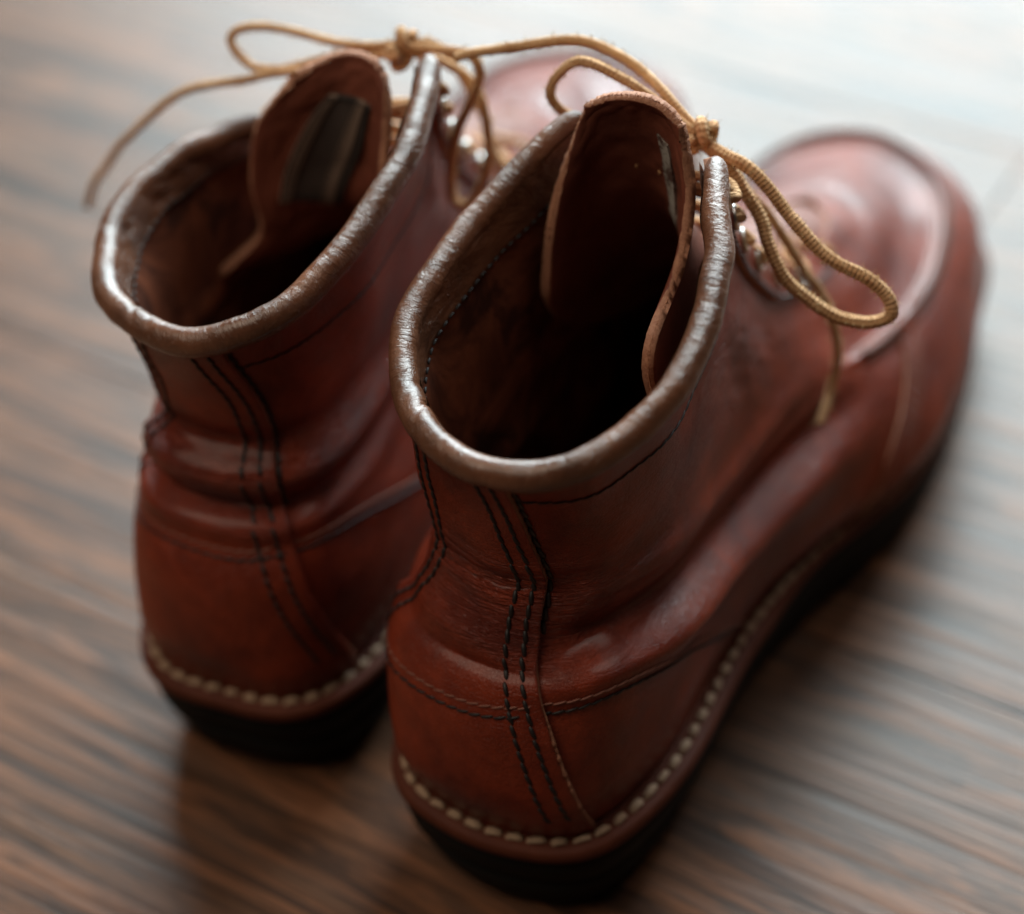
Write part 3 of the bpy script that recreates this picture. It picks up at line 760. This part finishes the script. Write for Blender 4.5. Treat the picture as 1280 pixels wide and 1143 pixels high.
TONGUE_L = [[(-2.2, 20.0, 7.6), (-1.2, 22.0, 7.55), (0, 22.6, 7.5), (1.2, 22.0, 7.55), (2.2, 20.0, 7.6)],
            [(-1.9, 18.6, 8.5), (-1.2, 20.4, 8.45), (0, 21.0, 8.4), (1.2, 20.4, 8.45), (1.9, 18.6, 8.5)],
            [(-1.9, 14.4, 9.6), (-1.3, 16.8, 10.0), (0, 17.6, 10.2), (1.3, 16.8, 10.0), (1.9, 14.4, 9.6)],
            [(-2.9, 7.3, 11.5), (-1.3, 9.9, 11.4), (0.2, 11.4, 11.6), (1.6, 11.0, 11.6), (2.5, 9.0, 11.5)],
            [(-1.8, 8.0, 12.8), (-.9, 9.0, 13.0), (.3, 9.5, 13.3), (1.7, 9.2, 13.6), (2.6, 7.8, 13.8)],
            [(-1.85, 8.1, 14.4), (-.9, 8.9, 14.7), (.4, 9.3, 15.0), (1.8, 9.0, 15.3), (2.6, 7.8, 15.6)],
            [(-1.65, 8.5, 16.0), (-.6, 9.0, 16.3), (.6, 9.3, 16.6), (1.8, 9.1, 16.9), (2.55, 8.4, 16.8)],
            [(-1.0, 8.8, 17.0), (-.2, 9.1, 17.3), (.9, 9.4, 17.6), (1.9, 9.2, 17.9), (2.5, 8.8, 17.7)],
            [(-.3, 9.0, 17.75), (.3, 9.3, 18.1), (1.1, 9.5, 18.4), (1.9, 9.35, 18.4), (2.35, 9.1, 18.1)]]
def knot(c, ax=(1, .2, .1), r=.24, turns=1.6):
    """a lace end wound once and a half round itself"""
    ax = np.array(ax, float); ax /= np.linalg.norm(ax); a = np.cross(ax, [0, 0, 1.0]); a /= np.linalg.norm(a); b_ = np.cross(ax, a)
    th = np.linspace(0, turns*2*np.pi, 16)
    return [tuple(np.array(c)+ax*(q-.5)*.55+r*(a*math.cos(t)+b_*math.sin(t))) for q, t in zip(np.linspace(0, 1, 16), th)]
KR = (.95, 11.65, 17.75)
LACE_RIGHT = [
  [(0.9, 11.7, 17.5), (1.6, 11.48, 17.47), (2.49, 11.33, 17.23), (3.54, 11.17, 16.29), (4.56, 11.01, 15.56), (5.68, 11.09, 14.93), (6.25, 11.2, 14.4), (6.39, 11.11, 13.91), (5.91, 10.83, 13.67),
   (5.01, 10.54, 13.82), (3.93, 10.45, 14.5), (3.19, 10.67, 15.39), (2.67, 11.12, 16.12), (1.95, 11.37, 16.97), (1.1, 11.6, 17.5)],
  [(.8, 11.8, 17.5), (1.5, 12.2, 16.6), (2.3, 12.8, 14.8), (3.1, 13.5, 12.6), (3.75, 13.8, 11.0), (3.95, 13.8, 9.7), (3.95, 13.6, 8.6), (4.0, 12.5, 8.0)],
  [(.8, 11.7, 17.7), (-.5, 12, 18.2), (-1.35, 12, 18.65), (-2.4, 11.8, 19.0), (-3.1, 11.5, 18.4), (-3.2, 11.5, 17.7), (-2.6, 12.0, 16.9), (-1.0, 12.3, 16.9), (.6, 11.8, 17.4)],
  [(.8, 11.8, 17.7), (-.4, 12.3, 18.25), (-1.95, 12.8, 18.7), (-3.35, 12.8, 18.85), (-4.8, 12.3, 18.65), (-5.7, 11.9, 18.5), (-6.2, 11.7, 18.35)],
  knot(KR), knot((.75, 11.75, 17.45), (.3, 1, -.3), .22, 1.2)]
LACE_LEFT = [
  [(1.7, 11, 17.8), (-.1, 11, 17.6), (-1.6, 11, 17.75), (-2.75, 10.8, 17.8), (-3.1, 10.5, 17.5), (-2.65, 10.3, 16.9), (-1.8, 10.3, 16.85), (0, 10.8, 17.2), (1.6, 11.0, 17.6)],
  [(1.7, 10.9, 17.6), (.4, 10.6, 17.3), (-1.0, 10.2, 17.0), (-2.7, 9.8, 16.65), (-4.2, 9.8, 16.0), (-5.6, 9.8, 15.05), (-7.2, 9.8, 13.55), (-8.3, 9.8, 12.1), (-8.95, 9.8, 10.95)],
  [(1.9, 11, 17.8), (2.95, 11, 17.85), (4.0, 11, 17.85), (4.2, 11, 17.1), (3.75, 11, 15.95), (3.3, 10.8, 14.9), (3.1, 10.5, 13.4), (3.45, 10.5, 13.0), (3.85, 10.8, 13.35), (4.2, 11.2, 14.8), (3.8, 11.5, 16.4), (2.8, 11.4, 17.2), (1.9, 11.1, 17.6)],
  [(1.9, 11.2, 17.7), (2.6, 11.8, 17.4), (3.0, 12.6, 15.5), (3.3, 13.3, 13.0), (3.4, 13.6, 11.0)],
  knot((1.95, 11, 17.9)), knot((1.85, 10.9, 17.5), (.2, .3, -1), .22, 1.4)]
SEAM_R = dict(left=([0, 1.0, 1.7, 2.4, 2.9, 3.3, 3.8, 4.5, 5.5, 6], [-2.3, -2.15, -1.95, -1.65, -1.4, -1.2, -1.05, -1.05, -.98, -.95]),
              right=([0, .3, 1, 1.5, 2.0, 2.5, 3.0, 3.5, 3.9, 4.15, 4.6, 5.2, 5.7, 6], [1.12, 1.05, .92, .80, .68, .57, .47, .47, .52, .53, .40, .34, .30, .28]), wr=1.0,
              counter=[(-3.4, .1), (-2.9, .9), (-2.2, 1.75), (-1.05, 2.12), (0, 2.28), (.68, 2.42), (1.43, 2.42), (2.0, 2.1), (2.5, 1.46), (2.95, .6), (3.1, .05)],
              collar=[(-4.2, 5.1), (-2, 5.2), (-.9, 5.25), (.3, 5.36), (.8, 5.34), (1.55, 5.2), (2.6, 5.0), (3.5, 4.98), (4.3, 5.08), (4.75, 5.3), (5.0, 5.8)])
SEAM_L = dict(left=([0, 1.0, 1.7, 2.4, 2.9, 3.3, 3.8, 4.4, 5.5, 6], [-2.4, -2.3, -2.1, -1.8, -1.55, -1.35, -1.15, -.95, -.92, -.9]),
              right=([0, .9, 1.5, 1.9, 2.7, 3.6, 4.5, 5.5, 6], [1.45, 1.35, 1.15, 1.02, .86, .70, .70, .42, .35]), wr=1.1,
              counter=[(-3.2, .1), (-2.7, 1.1), (-1.9, 2.2), (-1.12, 2.48), (-.3, 2.58), (.38, 2.56), (.9, 2.62), (1.7, 2.5), (2.4, 2.0), (2.9, 1.1), (3.2, .05)],
              collar=[(-4.2, 5.1), (-2, 5.2), (-.9, 5.25), (.3, 5.3), (.8, 5.3), (1.55, 5.2), (2.6, 5.05), (3.5, 5.0), (4.3, 5.08), (4.75, 5.3), (5.0, 5.8)])
TWEAK_R = [(5, 15, -.30, 0), (5, 14, -.25, 0), (4, 15, -.20, 0), (4, 14, -.15, 0), (3, 15, -.30, 0), (3, 14, -.35, 0), (2, 15, -.40, 0), (2, 14, -.45, 0), (1, 15, -.25, 0), (1, 14, -.25, 0), (0, 15, -.2, 0), (0, 14, -.2, 0)]
bootR, bR, tgR, tfR = make_boot('boot', dict(disp=disp_r, seed=21, rim=RIM_R, tweak=TWEAK_R, folds=[(.42, .16, .0008), (.39, .08, .001), (.47, .06, .0008)], seams=SEAM_R, tongue=TONGUE_R, lace=LACE_RIGHT, lace_r=[.0017, .0012, .0013, .0013, .0016, .0015]), crease_r, (0, 0, FZ), 0.0,
    'russet leather ankle boot in sharp focus, nearest the camera, its tongue standing upright')
bootL, bL, tgL, tfL = make_boot('boot', dict(disp=disp_l, seed=51, edge_top=.9, mirror=True, rim=RIM_L, folds=[(.42, .14, .0010), (.45, .08, .0008)], seams=SEAM_L, tongue=TONGUE_L, lace=LACE_LEFT, lace_r=[.0012, .0012, .0014, .0012, .0015, .0015]), crease_r, (-.092, .013, FZ), R(-5.5),
    'russet leather ankle boot at the left, its tongue flopped over and showing a sewn patch')
# the sewn patch inside the left tongue, and the torn remains of a label inside the other
PQ = np.array([(.13, 0.562), (.50, 0.510), (.80, 0.772), (.44, 0.825)])
def sub(a0, a1):
    lo = lambda a: PQ[0]*(1-a)+PQ[1]*a; hi = lambda a: PQ[3]*(1-a)+PQ[2]*a
    return [lo(a0), lo(a1), hi(a1), hi(a0)]
pt, pg = on_sheet('label_patch', tfL, PQ, tgL, M['patch'], .0016, .0006)
for a0, a1 in ((.0, .20), (.66, .86)): on_sheet('label_band', tfL, sub(a0, a1), pt, M['patchband'], .0019, .0009, nu=8)
e = np.linspace(0, 1, 80)
for a_ in (.04, .16, .70, .96): thread_path('patch_stitching', pg(0*e+a_, e)+np.array([0, -.0006, .0004]), pt, M['bthread'])
for b_ in (.04, .96): thread_path('patch_stitching', pg(e, 0*e+b_)+np.array([0, -.0006, .0004]), pt, M['bthread'])
on_sheet('torn_label', tfR, [(.60, 0.556), (.68, 0.556), (.68, 0.822), (.615, 0.840)], tgR, M['torn'], .0016, .0003, ragged=.25)
